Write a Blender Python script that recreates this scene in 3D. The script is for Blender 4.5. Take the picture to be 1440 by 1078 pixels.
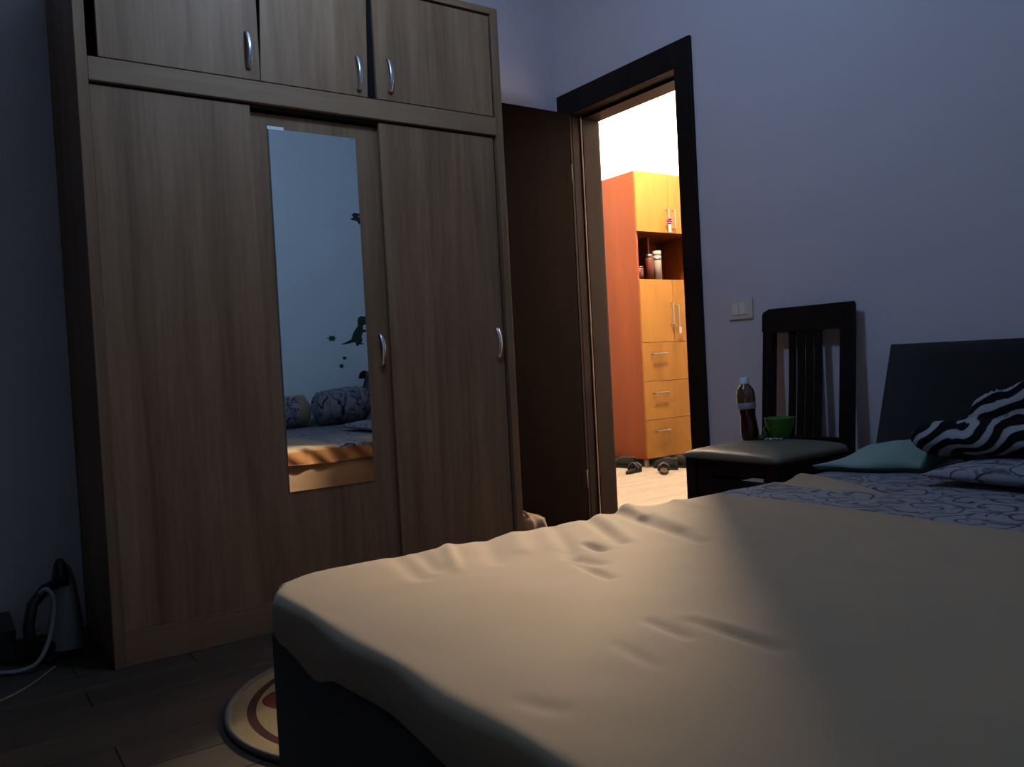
import bpy, bmesh, math, random
import numpy as np
from mathutils import Vector, Matrix, Euler
random.seed(7)
for o in list(bpy.data.objects):
    bpy.data.objects.remove(o)
SC = bpy.context.scene
COL = SC.collection

# ------------------------------------------------------------------ camera
F, YAW, PITCH, ROLL, CH = 1160.0, 34.859, -1.471, -3.012, 0.833
def cam_axes():
    y, p, r = [math.radians(a) for a in (YAW, PITCH, ROLL)]
    f = Vector((math.sin(y)*math.cos(p), math.cos(y)*math.cos(p), math.sin(p)))
    rt = Vector((math.cos(y), -math.sin(y), 0)); up = rt.cross(f)
    c, s = math.cos(r), math.sin(r)
    return rt*c+up*s, up*c-rt*s, f
CR, CU, CF = cam_axes()
cd = bpy.data.cameras.new('camera'); cam = bpy.data.objects.new('camera', cd); COL.objects.link(cam)
cd.sensor_fit = 'HORIZONTAL'; cd.sensor_width = 36.0; cd.lens = 36.0*F/1440.0; cd.clip_start = 0.02
cam.matrix_world = Matrix(((CR.x, CU.x, -CF.x, 0), (CR.y, CU.y, -CF.y, 0), (CR.z, CU.z, -CF.z, CH), (0, 0, 0, 1)))
SC.camera = cam
def P(px, py, ax, v):
    """photo pixel -> point on the plane coordinate[ax] = v"""
    d = CF + CR*((px-720)/F) - CU*((py-539)/F)
    o = Vector((0, 0, CH)); t = (v-o[ax])/d[ax]
    return o+d*t

# ------------------------------------------------------------------ world, lights, exposure
w = bpy.data.worlds.new('world'); SC.world = w; w.use_nodes = True
bg = w.node_tree.nodes['Background']; bg.inputs[0].default_value = (0.16, 0.30, 0.52, 1); bg.inputs[1].default_value = 0.02
ROOM_LAMP = (1.00, 1.85, 2.38); ROOM_STRENGTH = 96.0; ROOM_COLOR = (0.39, 0.61, 1.0)     # dim cool ceiling lamp of the bedroom
LAMP = (4.00, 3.72, 2.84); LAMP_STRENGTH = 2350.0; LAMP_COLOR = (1.0, 0.82, 0.60)
vs = SC.view_settings
vs.view_transform = 'Standard'; vs.look = 'None'; vs.gamma = 1.0; vs.use_curve_mapping = False; vs.exposure = 0.0
SC.display_settings.display_device = 'sRGB'

# ------------------------------------------------------------------ helpers
def root(name, loc, label, cat, group=None, rot=(0, 0, 0)):
    o = bpy.data.objects.new(name, None); COL.objects.link(o); o.location = loc; o.rotation_euler = rot
    o.empty_display_size = 0.1
    return tag(o, label, cat, group)
def tag(o, label=None, cat=None, group=None, kind=None):
    if label: o['label'] = label
    if cat: o['category'] = cat
    if group: o['group'] = group
    if kind: o['kind'] = kind
    return o
def wloc(o):
    v = Vector((0, 0, 0))
    while o is not None:
        v += o.location; o = o.parent
    return v
def build(name, bm, mat, parent=None, smooth=False, local=False, label=None):
    """bm is in world coordinates unless local"""
    if parent is not None and not local:
        bmesh.ops.translate(bm, verts=bm.verts, vec=-wloc(parent))
    me = bpy.data.meshes.new(name); bmesh.ops.recalc_face_normals(bm, faces=bm.faces); bm.to_mesh(me); bm.free()
    if smooth:
        for p in me.polygons: p.use_smooth = True
    me.materials.append(mat)
    o = bpy.data.objects.new(name, me); COL.objects.link(o)
    if parent is not None: o.parent = parent
    if label: o['label'] = label
    return o
def box(x0, x1, y0, y1, z0, z1, bev=0.0, bm=None, seg=2):
    b = bmesh.new()
    r = bmesh.ops.create_cube(b, size=1)
    bmesh.ops.scale(b, vec=(abs(x1-x0), abs(y1-y0), abs(z1-z0)), verts=b.verts)
    bmesh.ops.translate(b, vec=((x0+x1)/2, (y0+y1)/2, (z0+z1)/2), verts=b.verts)
    if bev > 0: bmesh.ops.bevel(b, geom=list(b.edges), offset=bev, segments=seg, profile=0.5, affect='EDGES')
    if bm is None: return b
    return merge(bm, b)
def merge(bm, b):
    me = bpy.data.meshes.new('tmp'); b.to_mesh(me); b.free(); bm.from_mesh(me); bpy.data.meshes.remove(me)
    return bm
def tube(pts, rad, n=8, bm=None, closed=False, flat=None):
    """sweep; rad a number or list; flat=(a,b) section half sizes with fixed side vector"""
    bm = bm or bmesh.new()
    pts = [Vector(p) for p in pts]; N = len(pts)
    rads = rad if isinstance(rad, (list, tuple)) else [rad]*N
    rings = []; up = None
    for i, p in enumerate(pts):
        a = pts[(i-1) % N] if (closed or i > 0) else p; b = pts[(i+1) % N] if (closed or i < N-1) else p
        t = (b-a).normalized()
        if up is None:
            up = Vector((0, 0, 1)) if abs(t.z) < 0.9 else Vector((1, 0, 0))
        s = t.cross(up)
        if s.length < 1e-4: s = t.orthogonal()
        s.normalize(); up = s.cross(t).normalized()
        ring = []
        for k in range(n):
            an = 2*math.pi*(k+0.5)/n
            ring.append(bm.verts.new(p+s*(math.cos(an)*rads[i])+up*(math.sin(an)*rads[i])))
        rings.append(ring)
    for i in range(N if closed else N-1):
        A, B = rings[i], rings[(i+1) % N]
        for k in range(n):
            bm.faces.new((A[k], A[(k+1) % n], B[(k+1) % n], B[k]))
    if not closed:
        bm.faces.new(rings[0][::-1]); bm.faces.new(rings[-1])
    return bm
def lathe(profile, c=(0, 0, 0), n=24, bm=None, sx=1.0, sy=1.0):
    bm = bm or bmesh.new(); rings = []
    for r, z in profile:
        if r < 1e-5: rings.append([bm.verts.new((c[0], c[1], c[2]+z))])
        else: rings.append([bm.verts.new((c[0]+sx*r*math.cos(2*math.pi*k/n), c[1]+sy*r*math.sin(2*math.pi*k/n), c[2]+z)) for k in range(n)])
    for A, B in zip(rings, rings[1:]):
        if len(A) == 1 and len(B) == 1: continue
        for k in range(n):
            k2 = (k+1) % n
            if len(A) == 1: bm.faces.new((A[0], B[k2], B[k]))
            elif len(B) == 1: bm.faces.new((A[k], A[k2], B[0]))
            else: bm.faces.new((A[k], A[k2], B[k2], B[k]))
    return bm
def prism(poly, fn, depth_vec):
    """extrude polygon of 2-D points mapped by fn to 3-D"""
    bm = bmesh.new()
    A = [bm.verts.new(fn(p)) for p in poly]; B = [bm.verts.new(fn(p)+Vector(depth_vec)) for p in poly]
    bm.faces.new(A); bm.faces.new(B[::-1])
    for i in range(len(A)):
        j = (i+1) % len(A); bm.faces.new((A[i], A[j], B[j], B[i]))
    return bm
def loft(sections, bm=None, cap=True):
    bm = bm or bmesh.new(); rs = [[bm.verts.new(p) for p in s] for s in sections]; n = len(rs[0])
    for A, B in zip(rs, rs[1:]):
        for k in range(n): bm.faces.new((A[k], A[(k+1) % n], B[(k+1) % n], B[k]))
    if cap: bm.faces.new(rs[0][::-1]); bm.faces.new(rs[-1])
    return bm
from mathutils import noise as mn
def nz(x, y, z=0.0, s=1.0): return mn.noise(Vector((x*s, y*s, z*s)))

# ------------------------------------------------------------------ materials
def mat(name, color=(0.5, 0.5, 0.5), rough=0.6, metal=0.0, spec=0.5):
    m = bpy.data.materials.new(name); m.use_nodes = True
    b = m.node_tree.nodes['Principled BSDF']
    b.inputs['Base Color'].default_value = (*color, 1); b.inputs['Roughness'].default_value = rough
    b.inputs['Metallic'].default_value = metal; b.inputs['Specular IOR Level'].default_value = spec
    return m
class G:
    """tiny node-graph helper"""
    def __init__(s, m): s.m = m; s.t = m.node_tree; s.b = s.t.nodes['Principled BSDF']
    def n(s, typ, ins=None, **kw):
        nd = s.t.nodes.new(typ)
        for k, v in kw.items(): setattr(nd, k, v)
        for k, v in (ins or {}).items():
            if isinstance(v, bpy.types.NodeSocket): s.t.links.new(v, nd.inputs[k])
            else: nd.inputs[k].default_value = v
        return nd
    def co(s, scale=(1, 1, 1), kind='Object', loc=(0, 0, 0)):
        tc = s.n('ShaderNodeTexCoord')
        return s.n('ShaderNodeMapping', {'Vector': tc.outputs[kind], 'Scale': scale, 'Location': loc}).outputs[0]
    def noise(s, vec, scale, detail=4, rough=0.55, dist=0.0):
        return s.n('ShaderNodeTexNoise', {'Vector': vec, 'Scale': scale, 'Detail': detail, 'Roughness': rough, 'Distortion': dist}).outputs['Fac']
    def ramp(s, fac, stops):
        r = s.n('ShaderNodeValToRGB', {'Fac': fac}); e = r.color_ramp.elements
        while len(e) < len(stops): e.new(0.5)
        for el, (p, c) in zip(e, stops): el.position = p; el.color = (*c, 1) if len(c) == 3 else c
        return r.outputs[0]
    def math(s, op, a, b=0.0, clamp=False):
        nd = s.n('ShaderNodeMath', {0: a, 1: b}, operation=op); nd.use_clamp = clamp; return nd.outputs[0]
    def mix(s, fac, a, b, blend='MIX'):
        nd = s.n('ShaderNodeMix', data_type='RGBA', blend_type=blend)
        for k, v in ((0, fac), (6, a), (7, b)):
            if isinstance(v, bpy.types.NodeSocket): s.t.links.new(v, nd.inputs[k])
            else: nd.inputs[k].default_value = v if not isinstance(v, tuple) or len(v) == 4 else (*v, 1)
        return nd.outputs[2]
    def color(s, sock): s.t.links.new(sock, s.b.inputs['Base Color'])
    def bump(s, h, strength=0.2, dist=0.01):
        s.t.links.new(s.n('ShaderNodeBump', {'Height': h, 'Strength': strength, 'Distance': dist}).outputs[0], s.b.inputs['Normal'])
def wood(name, c_dark, c_mid, c_light, stretch=(9, 9, 0.7), rough=0.5, grain=1.0, rand=True, spec=0.5):
    m = mat(name, c_mid, rough, spec=spec); g = G(m)
    v = g.co(stretch)
    if rand:
        oi = g.n('ShaderNodeObjectInfo'); off = g.n('ShaderNodeVectorMath', {0: v}, operation='ADD')
        sc = g.n('ShaderNodeMath', {0: oi.outputs['Random'], 1: 17.0}, operation='MULTIPLY'); g.t.links.new(sc.outputs[0], off.inputs[1]); v = off.outputs[0]
    big = g.noise(v, 1.0, 3, 0.5, 0.6); fine = g.noise(v, 7.0, 5, 0.65, 0.2)
    f = g.math('ADD', g.math('MULTIPLY', big, 0.62), g.math('MULTIPLY', fine, 0.38*grain))
    g.color(g.ramp(f, [(0.34, c_dark), (0.5, c_mid), (0.66, c_light)])); g.bump(fine, 0.12, 0.002)
    return m
def fabric(name, color, rough=0.85, weave=600, var=0.08):
    m = mat(name, color, rough, spec=0.2); g = G(m); v = g.co()
    n1 = g.noise(v, 9.0, 3); c2 = tuple(max(0, c*(1-var*2)) for c in color)
    g.color(g.mix(n1, c2, tuple(min(1, c*(1+var)) for c in color))); g.bump(g.noise(v, weave, 2), 0.12, 0.001)
    m.node_tree.nodes['Principled BSDF'].inputs['Sheen Weight'].default_value = 0.15
    return m
def paint(name, color, rough=0.8):
    m = mat(name, color, rough, spec=0.3); g = G(m); v = g.co()
    n = g.noise(v, 3.0, 4); g.color(g.mix(n, tuple(c*0.95 for c in color), tuple(min(1, c*1.03) for c in color)))
    g.bump(g.noise(v, 180, 3), 0.08, 0.002); return m
def arabesque(name, ground, beige, lines, band=None, bed=False):
    """swirling scroll print; band = object-x ranges that carry the print on a beige ground"""
    m = mat(name, ground, 0.85, spec=0.2); g = G(m); v = g.co()
    warp = g.n('ShaderNodeTexNoise', {'Vector': v, 'Scale': 7.0, 'Detail': 2.0}).outputs['Color']
    wv = g.n('ShaderNodeVectorMath', {0: warp, 'Scale': 0.09}, operation='SCALE').outputs[0]
    pv = g.n('ShaderNodeVectorMath', {0: v, 1: wv}, operation='ADD').outputs[0]
    flat = g.n('ShaderNodeMapping', {'Vector': pv, 'Scale': (1, 1, 0.35)}).outputs[0]
    vo = g.n('ShaderNodeTexVoronoi', {'Vector': flat, 'Scale': 8.5, 'Randomness': 0.9})
    # vector from the cell point, for a spiral in every cell
    sc = g.n('ShaderNodeVectorMath', {0: flat, 1: vo.outputs['Position']}, operation='SUBTRACT').outputs[0]
    sp = g.n('ShaderNodeSeparateXYZ', {0: sc})
    ang = g.math('DIVIDE', g.math('ARCTAN2', sp.outputs[1], sp.outputs[0]), 2*math.pi)
    ph = g.math('FRACT', g.math('ADD', g.math('MULTIPLY', vo.outputs['Distance'], 3.2), ang))
    ln = g.math('ABSOLUTE', g.math('SUBTRACT', ph, 0.5))
    curl = g.ramp(ln, [(0.0, (1, 1, 1)), (0.045, (1, 1, 1)), (0.095, (0, 0, 0))])
    leaf = g.ramp(g.noise(pv, 26.0, 2, 0.5, 0.8), [(0.0, (0, 0, 0)), (0.53, (0, 0, 0)), (0.62, (0.66, 0.66, 0.66))])
    sk = g.math('MAXIMUM', curl, leaf)
    pr = g.mix(sk, ground, lines)
    if band:
        x = g.n('ShaderNodeSeparateXYZ', {0: v}).outputs[0]; tot = None
        for a, b in band:
            t = g.math('MULTIPLY', g.math('GREATER_THAN', x, a), g.math('LESS_THAN', x, b))
            tot = t if tot is None else g.math('MAXIMUM', tot, t)
        if bed:      # a plain beige corner within the print
            yy = g.n('ShaderNodeSeparateXYZ', {0: v}).outputs[1]
            wv_ = g.math('ADD', 1.84, g.math('MULTIPLY', g.math('SUBTRACT', yy, 1.10), 0.42))
            wedge = g.math('MULTIPLY', g.math('GREATER_THAN', x, 1.84), g.math('LESS_THAN', x, wv_))
            tot = g.math('MULTIPLY', tot, g.math('SUBTRACT', 1.0, wedge))
        n1 = g.noise(v, 6.0, 3)
        pr = g.mix(tot, g.mix(n1, tuple(c*0.9 for c in beige), beige), pr)
    if bed:          # warm hall light painted as copper onto the open long side
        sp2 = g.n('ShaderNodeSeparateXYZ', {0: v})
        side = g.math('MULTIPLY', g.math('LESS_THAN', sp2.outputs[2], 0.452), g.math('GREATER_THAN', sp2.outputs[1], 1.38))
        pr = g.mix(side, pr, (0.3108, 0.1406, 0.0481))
    g.color(pr); g.bump(g.noise(v, 500, 2), 0.1, 0.001)
    m.node_tree.nodes['Principled BSDF'].inputs['Sheen Weight'].default_value = 0.15
    return m

M = {}
M['wall'] = paint('bedroom_wall_paint', (0.60, 0.54, 0.57))
M['blue_wall'] = paint('pale_blue_wall_paint', (0.80, 0.93, 0.95))
M['dark_wall'] = paint('bounce_cut_wall_paint', (0.16, 0.14, 0.13))  # unseen left wall, colour made up dark to keep bounce off the bed foot
M['hall_wall'] = paint('hall_wall_paint', (0.50, 0.45, 0.435))
M['ceiling'] = paint('ceiling_paint', (0.45, 0.43, 0.42))
M['oak'] = wood('grey_oak_laminate', (0.152, 0.0864, 0.0448), (0.22, 0.1296, 0.0704), (0.284, 0.176, 0.0992), (10, 10, 0.55), 0.58, spec=0.25)
M['oak_h'] = wood('grey_oak_laminate_horizontal', (0.176, 0.104, 0.056), (0.228, 0.1376, 0.0752), (0.268, 0.1664, 0.0944), (0.55, 10, 10), 0.58, spec=0.25)
M['dark_in'] = mat('wardrobe_inside', (0.02, 0.018, 0.016), 0.8)
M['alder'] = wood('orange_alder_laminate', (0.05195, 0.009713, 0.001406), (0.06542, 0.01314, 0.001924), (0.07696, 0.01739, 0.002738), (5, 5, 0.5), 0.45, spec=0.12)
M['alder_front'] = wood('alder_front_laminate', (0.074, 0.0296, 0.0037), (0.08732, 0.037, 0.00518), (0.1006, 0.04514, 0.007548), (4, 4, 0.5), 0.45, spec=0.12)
M['door'] = wood('dark_brown_door', (0.0050, 0.0026, 0.0018), (0.0068, 0.0036, 0.0025), (0.0090, 0.0048, 0.0034), (7, 7, 0.5), 0.6, spec=0.03)
M['frame'] = wood('dark_brown_frame', (0.0075, 0.0036, 0.0028), (0.0105, 0.0052, 0.0040), (0.014, 0.0072, 0.0055), (7, 7, 0.5), 0.45, spec=0.10)
M['casing'] = wood('black_brown_casing', (0.010, 0.006, 0.005), (0.014, 0.009, 0.008), (0.018, 0.011, 0.010), (7, 7, 0.5), 0.5, spec=0.12)
M['chair'] = wood('dark_chair_wood', (0.006, 0.003, 0.0024), (0.009, 0.0048, 0.0036), (0.0125, 0.0066, 0.0048), (9, 9, 0.8), 0.5, spec=0.2)
M['chrome'] = mat('brushed_metal', (0.72, 0.74, 0.77), 0.28, 1.0)
M['nickel'] = mat('dull_nickel', (0.0962, 0.0888, 0.0814), 0.45, 0.6, 0.2)
M['hinge'] = mat('dark_hinge_metal', (0.10, 0.10, 0.10), 0.5, 1.0)
M['mirror'] = mat('mirror_glass', (0.95, 0.96, 0.96), 0.0, 1.0)
M['mirror_edge'] = mat('mirror_edge', (0.10, 0.13, 0.12), 0.3)
M['tape'] = mat('white_tape', (0.75, 0.76, 0.75), 0.6)
M['leather'] = fabric('dark_leatherette', (0.0075, 0.006, 0.0065), 0.65, 300)
M['rail'] = wood('tan_bed_rail', (0.27, 0.16, 0.09), (0.32, 0.20, 0.12), (0.37, 0.24, 0.15), (0.6, 8, 8), 0.5)
M['foot'] = fabric('dark_foot_board', (0.014, 0.011, 0.009), 0.7, 300)
M['mattress'] = fabric('mattress_ticking', (0.55, 0.53, 0.5))
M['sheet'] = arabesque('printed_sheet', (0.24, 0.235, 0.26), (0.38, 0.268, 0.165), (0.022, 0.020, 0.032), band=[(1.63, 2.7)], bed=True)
M['pattern'] = arabesque('printed_pillowcase', (0.27, 0.265, 0.29), (0.33, 0.24, 0.16), (0.024, 0.02, 0.03))
M['duvet'] = arabesque('printed_duvet', (0.30, 0.295, 0.32), (0.36, 0.26, 0.16), (0.024, 0.02, 0.03), band=[(-0.50, -0.28), (-0.10, 0.12), (0.22, 0.35)])
M['mint'] = fabric('mint_cotton', (0.27, 0.36, 0.31))
M['seat'] = fabric('olive_vinyl', (0.155, 0.13, 0.085), 0.36, 250)
M['plate'] = mat('ivory_plastic', (0.62, 0.55, 0.47), 0.35)
M['plate2'] = mat('white_plastic_rocker', (0.72, 0.68, 0.62), 0.3)
M['white'] = mat('white_plastic', (0.66, 0.70, 0.72), 0.35)
M['green'] = mat('green_plastic', (0.045, 0.16, 0.012), 0.35)
M['dgreen'] = mat('dark_green_plastic', (0.01, 0.035, 0.008), 0.4)
M['foil'] = mat('silver_foil', (0.85, 0.85, 0.87), 0.2, 1.0)
M['tea'] = mat('dark_red_tea', (0.045, 0.006, 0.004), 0.12); M['tea'].node_tree.nodes['Principled BSDF'].inputs['Transmission Weight'].default_value = 0.25
M['bottle'] = mat('empty_bottle_plastic', (0.15, 0.085, 0.04), 0.12); M['bottle'].node_tree.nodes['Principled BSDF'].inputs['Transmission Weight'].default_value = 0.35
M['label'] = mat('pale_bottle_label', (0.30, 0.34, 0.37), 0.4)
M['black'] = mat('black_plastic', (0.008, 0.008, 0.009), 0.4)
M['greyplastic'] = mat('grey_white_plastic', (0.20, 0.22, 0.22), 0.5)
M['steel'] = mat('steel_soleplate', (0.45, 0.46, 0.48), 0.3, 1.0)
M['tan'] = fabric('tan_canvas', (0.24, 0.16, 0.105))
M['sub'] = mat('grout', (0.05, 0.042, 0.035), 0.9)
M['winframe'] = mat('window_frame_white', (0.6, 0.6, 0.6), 0.4)
def floor_mat(name, a, b, c, rough):
    return wood(name, a, b, c, (0.9, 9, 9), rough, spec=0.2)
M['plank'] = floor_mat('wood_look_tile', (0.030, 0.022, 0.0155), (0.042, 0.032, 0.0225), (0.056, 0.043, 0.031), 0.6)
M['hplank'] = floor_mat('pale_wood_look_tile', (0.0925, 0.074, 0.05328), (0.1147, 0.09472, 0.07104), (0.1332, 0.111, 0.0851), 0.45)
def glass_mat():
    m = bpy.data.materials.new('window_glass'); m.use_nodes = True; t = m.node_tree; t.nodes.clear()
    o = t.nodes.new('ShaderNodeOutputMaterial'); mx = t.nodes.new('ShaderNodeMixShader'); tr = t.nodes.new('ShaderNodeBsdfTransparent'); gl = t.nodes.new('ShaderNodeBsdfGlossy')
    gl.inputs['Roughness'].default_value = 0.02; mx.inputs[0].default_value = 0.08
    t.links.new(tr.outputs[0], mx.inputs[1]); t.links.new(gl.outputs[0], mx.inputs[2]); t.links.new(mx.outputs[0], o.inputs[0]); return m
M['glass'] = glass_mat()
def emit_mat(name, col, st_):
    m = mat(name, (0.9, 0.9, 0.85), 0.3); b = m.node_tree.nodes['Principled BSDF']
    b.inputs['Emission Color'].default_value = (*col, 1); b.inputs['Emission Strength'].default_value = st_; return m
M['lamp'] = emit_mat('hall_lamp_globe', LAMP_COLOR, LAMP_STRENGTH); M['room_lamp'] = emit_mat('bedroom_lamp_globe', ROOM_COLOR, ROOM_STRENGTH)
def zebra_mat():
    m = mat('zebra_plush', (0.5, 0.5, 0.5), 0.9, spec=0.15); g = G(m)
    v = g.co((1, 1, 1)); rot = g.n('ShaderNodeMapping', {'Vector': v, 'Rotation': (0.55, 0.25, 0.15)}).outputs[0]
    wv = g.n('ShaderNodeTexWave', {'Vector': rot, 'Scale': 9.5, 'Distortion': 6.5, 'Detail': 1.2, 'Detail Scale': 1.1, 'Detail Roughness': 0.4}, bands_direction='Z').outputs['Fac']
    g.color(g.ramp(wv, [(0.0, (0.004, 0.004, 0.005)), (0.60, (0.004, 0.004, 0.005)), (0.66, (0.30, 0.30, 0.31)), (1.0, (0.34, 0.34, 0.35))]))
    g.bump(g.noise(v, 260, 3), 0.3, 0.003); return m
M['zebra'] = zebra_mat()

# ------------------------------------------------------------------ room geometry numbers
XD, YB, YF, XL, ZC, ZH = 2.58, 3.20, -0.17, -2.70, 2.85, 3.08      # door wall, back wall, wall behind camera, left wall, ceiling
WT = 0.16                                              # wall thickness
DY0, DY1, DZ = 2.398, 3.086, 2.004                     # door opening
HX, HY, HY0 = 5.0, 5.15, 1.7                           # hall limits

def structure(o): o['kind'] = 'structure'; return o
# floors with separate wood-look tiles
def plank_floor(name, x0, x1, y0, y1, m, seedv, z=0.0):
    f = structure(build(name, box(x0, x1, y0, y1, -0.12, -0.006), M['sub']))
    L, Wd, gp = 0.90, 0.15, 0.003
    rnd = random.Random(seedv); cache = {}
    j = 0; y = y0
    while y < y1-0.01:
        ya, yb = y+gp/2, min(y+Wd, y1)-gp/2
        x = x0-rnd.choice([0.0, 0.3, 0.6])-0.001*j
        while x < x1-0.01:
            xa, xb = max(x, x0)+gp/2, min(x+L, x1)-gp/2
            if xb-xa > 0.02:
                k = (round(xb-xa, 3), round(yb-ya, 3))
                if k not in cache:
                    b = bmesh.new(); a2, b2 = k[0]/2, k[1]/2
                    lo_ = [b.verts.new((sx*a2, sy*b2, -0.008)) for sx, sy in ((-1, -1), (1, -1), (1, 1), (-1, 1))]
                    mid = [b.verts.new((sx*a2, sy*b2, -0.0012)) for sx, sy in ((-1, -1), (1, -1), (1, 1), (-1, 1))]
                    top = [b.verts.new((sx*(a2-0.0015), sy*(b2-0.0015), 0)) for sx, sy in ((-1, -1), (1, -1), (1, 1), (-1, 1))]
                    for A, B in ((lo_, mid), (mid, top)):
                        for q in range(4): b.faces.new((A[q], A[(q+1) % 4], B[(q+1) % 4], B[q]))
                    b.faces.new(top)
                    me = bpy.data.meshes.new('floor_plank'); b.to_mesh(me); b.free(); me.materials.append(m); cache[k] = me
                o = bpy.data.objects.new('floor_plank', cache[k]); COL.objects.link(o); o.parent = f
                o.location = ((xa+xb)/2, (ya+yb)/2, z)
            x += L
        y += Wd; j += 1
    return f
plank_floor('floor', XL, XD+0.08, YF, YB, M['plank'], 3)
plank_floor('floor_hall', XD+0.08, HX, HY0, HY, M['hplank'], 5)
# walls
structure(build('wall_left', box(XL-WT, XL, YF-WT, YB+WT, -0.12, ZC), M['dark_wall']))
structure(build('wall_front', box(XL, XD, YF-WT, YF, -0.12, ZC), M['blue_wall']))
bm = box(XL, XD, YB, YB+WT, -0.12, ZC)
structure(build('wall_back', bm, M['wall']))
bm = box(XD, XD+WT, YF-WT, DY0-0.03, -0.12, ZH); box(XD, XD+WT, DY1+0.03, HY+WT, -0.12, ZH, bm=bm); box(XD, XD+WT, DY0-0.03, DY1+0.03, DZ+0.03, ZH, bm=bm)
structure(build('wall_right', bm, M['wall']))
structure(build('ceiling', box(XL-WT, XD, YF-WT, YB+WT, ZC, ZC+0.1), M['ceiling']))
structure(build('wall_hall_back', box(XD+WT, HX+WT, HY, HY+WT, -0.12, ZH), M['hall_wall']))
structure(build('wall_hall_right', box(HX, HX+WT, HY0-WT, HY, -0.12, ZH), M['hall_wall']))
structure(build('wall_hall_front', box(XD+WT, HX, HY0-WT, HY0, -0.12, ZH), M['hall_wall']))
structure(build('wall_hall_left', box(XD+WT, XD+WT+0.012, HY0, DY0-0.12, 0, ZH), M['hall_wall']))
structure(build('ceiling_hall', box(XD+WT, HX+WT, HY0-WT, HY+WT, ZH, ZH+0.1), M['ceiling']))
# door casing, jambs and open leaf
tr = root('trim_1', (XD, (DY0+DY1)/2, 0), 'black brown door casing around the hall doorway', 'door frame'); structure(tr)
cw, ct = 0.090, 0.016
build('casing', box(XD-ct, XD, DY0-cw, DY0, 0, DZ+0.11, 0.003), M['casing'], tr)
build('casing', box(XD-ct, XD, DY1, DY1+cw, 0, DZ+0.11, 0.003), M['casing'], tr)
build('head_casing', box(XD-ct, XD, DY0, DY1, DZ, DZ+0.11, 0.003), M['casing'], tr)
JX1 = XD+WT
def jamb(y0, y1, s):
    bm = box(XD, JX1, y0, y1, 0, DZ+0.03)
    yi = y1 if s > 0 else y0
    return bm
build('jamb', box(XD+0.001, JX1, DY0-0.03, DY0, 0, DZ+0.03, 0.002), M['casing'], tr)
build('jamb', box(XD+0.001, JX1, DY1, DY1+0.03, 0, DZ+0.03, 0.002), M['frame'], tr)
build('door_stop', box(XD+0.055, JX1-0.002, DY1-0.014, DY1, 0, DZ, 0.003), M['frame'], tr)
build('door_stop', box(XD+0.055, JX1-0.002, DY0, DY0+0.014, 0, DZ, 0.003), M['casing'], tr)
build('seal_strip', tube([(XD+0.052, DY1-0.007, 0.0), (XD+0.052, DY1-0.007, DZ)], 0.004, 6), M['rail'], tr)
build('head_jamb', box(XD+0.001, JX1, DY0, DY1, DZ, DZ+0.03), M['frame'], tr)
build('head_stop', box(XD+0.055, JX1-0.002, DY0+0.014, DY1-0.014, DZ-0.014, DZ), M['frame'], tr)
build('hall_casing', box(JX1, JX1+ct, DY1, DY1+cw, 0, DZ+0.11, 0.003), M['frame'], tr)
build('hall_casing', box(JX1, JX1+ct, DY0-cw, DY0, 0, DZ+0.11, 0.003), M['frame'], tr)
build('hall_head_casing', box(JX1, JX1+ct, DY0, DY1, DZ, DZ+0.11, 0.003), M['frame'], tr)
LX0, LX1, LY0, LY1 = 1.870, 2.548, 3.070, 3.110
dr = root('door_1', (LX1, LY0, 0), 'dark brown door leaf standing open against the wall', 'door'); structure(dr)
bm = box(LX0, LX1, LY0, LY1, 0.008, 2.006, 0.002)
build('leaf', bm, M['door'], dr)
for zz in (0.25, 1.72):
    h_ = build('hinge', tube([(LX1+0.006, LY0+0.004, zz-0.045), (LX1+0.006, LY0+0.004, zz+0.045)], 0.005, 8), M['hinge'], dr, True)
    build('hinge_plate', box(LX1-0.03, LX1, LY0-0.0015, LY0, zz-0.04, zz+0.04), M['door'], h_)
hd = build('door_handle', tube([(LX0+0.06, LY1, 1.02), (LX0+0.06, LY1+0.03, 1.02), (LX0+0.075, LY1+0.042, 1.02), (LX0+0.17, LY1+0.042, 1.02)], 0.008, 8), M['chrome'], dr, True)

# ------------------------------------------------------------------ wardrobe
WX_L, WX_R, WYF, WYB, WZT = 0.377, 1.853, 2.630, 3.195, 2.195
wr = root('sliding_wardrobe', ((WX_L+WX_R)/2, (WYF+WYB)/2, 0), 'tall grey oak wardrobe with sliding doors and a mirror strip', 'wardrobe')
st = 0.031
build('side_panel', box(WX_L, WX_L+st, WYF, WYB, 0, WZT, 0.002), M['oak'], wr)
build('side_panel', box(WX_R-st, WX_R, WYF, WYB, 0, WZT, 0.002), M['oak'], wr)
build('back_panel', box(WX_L+st, WX_R-st, WYB-0.012, WYB, 0, WZT), M['dark_in'], wr)
build('top_panel', box(WX_L+st, WX_R-st, WYF, WYB-0.012, WZT-0.025, WZT, 0.002), M['oak_h'], wr)
build('rail', box(WX_L+st, WX_R-st, WYF, WYF+0.02, 1.708, 1.776, 0.002), M['oak_h'], wr)
build('shelf', box(WX_L+st, WX_R-st, WYF+0.02, WYB-0.012, 1.715, 1.735), M['dark_in'], wr)
build('plinth', box(WX_L+st, WX_R-st, WYF+0.004, WYF+0.022, 0, 0.088, 0.002), M['oak_h'], wr)
build('bottom_panel', box(WX_L+st, WX_R-st, WYF+0.022, WYB-0.012, 0.07, 0.088), M['oak_h'], wr)
bm = box(WX_L+st, WX_R-st, WYF+0.004, WYF+0.012, 0.088, 0.10); box(WX_L+st, WX_R-st, WYF+0.034, WYF+0.038, 0.088, 0.097, bm=bm)
build('bottom_track', bm, M['oak_h'], wr)
build('top_track', box(WX_L+st, WX_R-st, WYF+0.03, WYF+0.07, 1.700, 1.712), M['dark_in'], wr)
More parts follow.
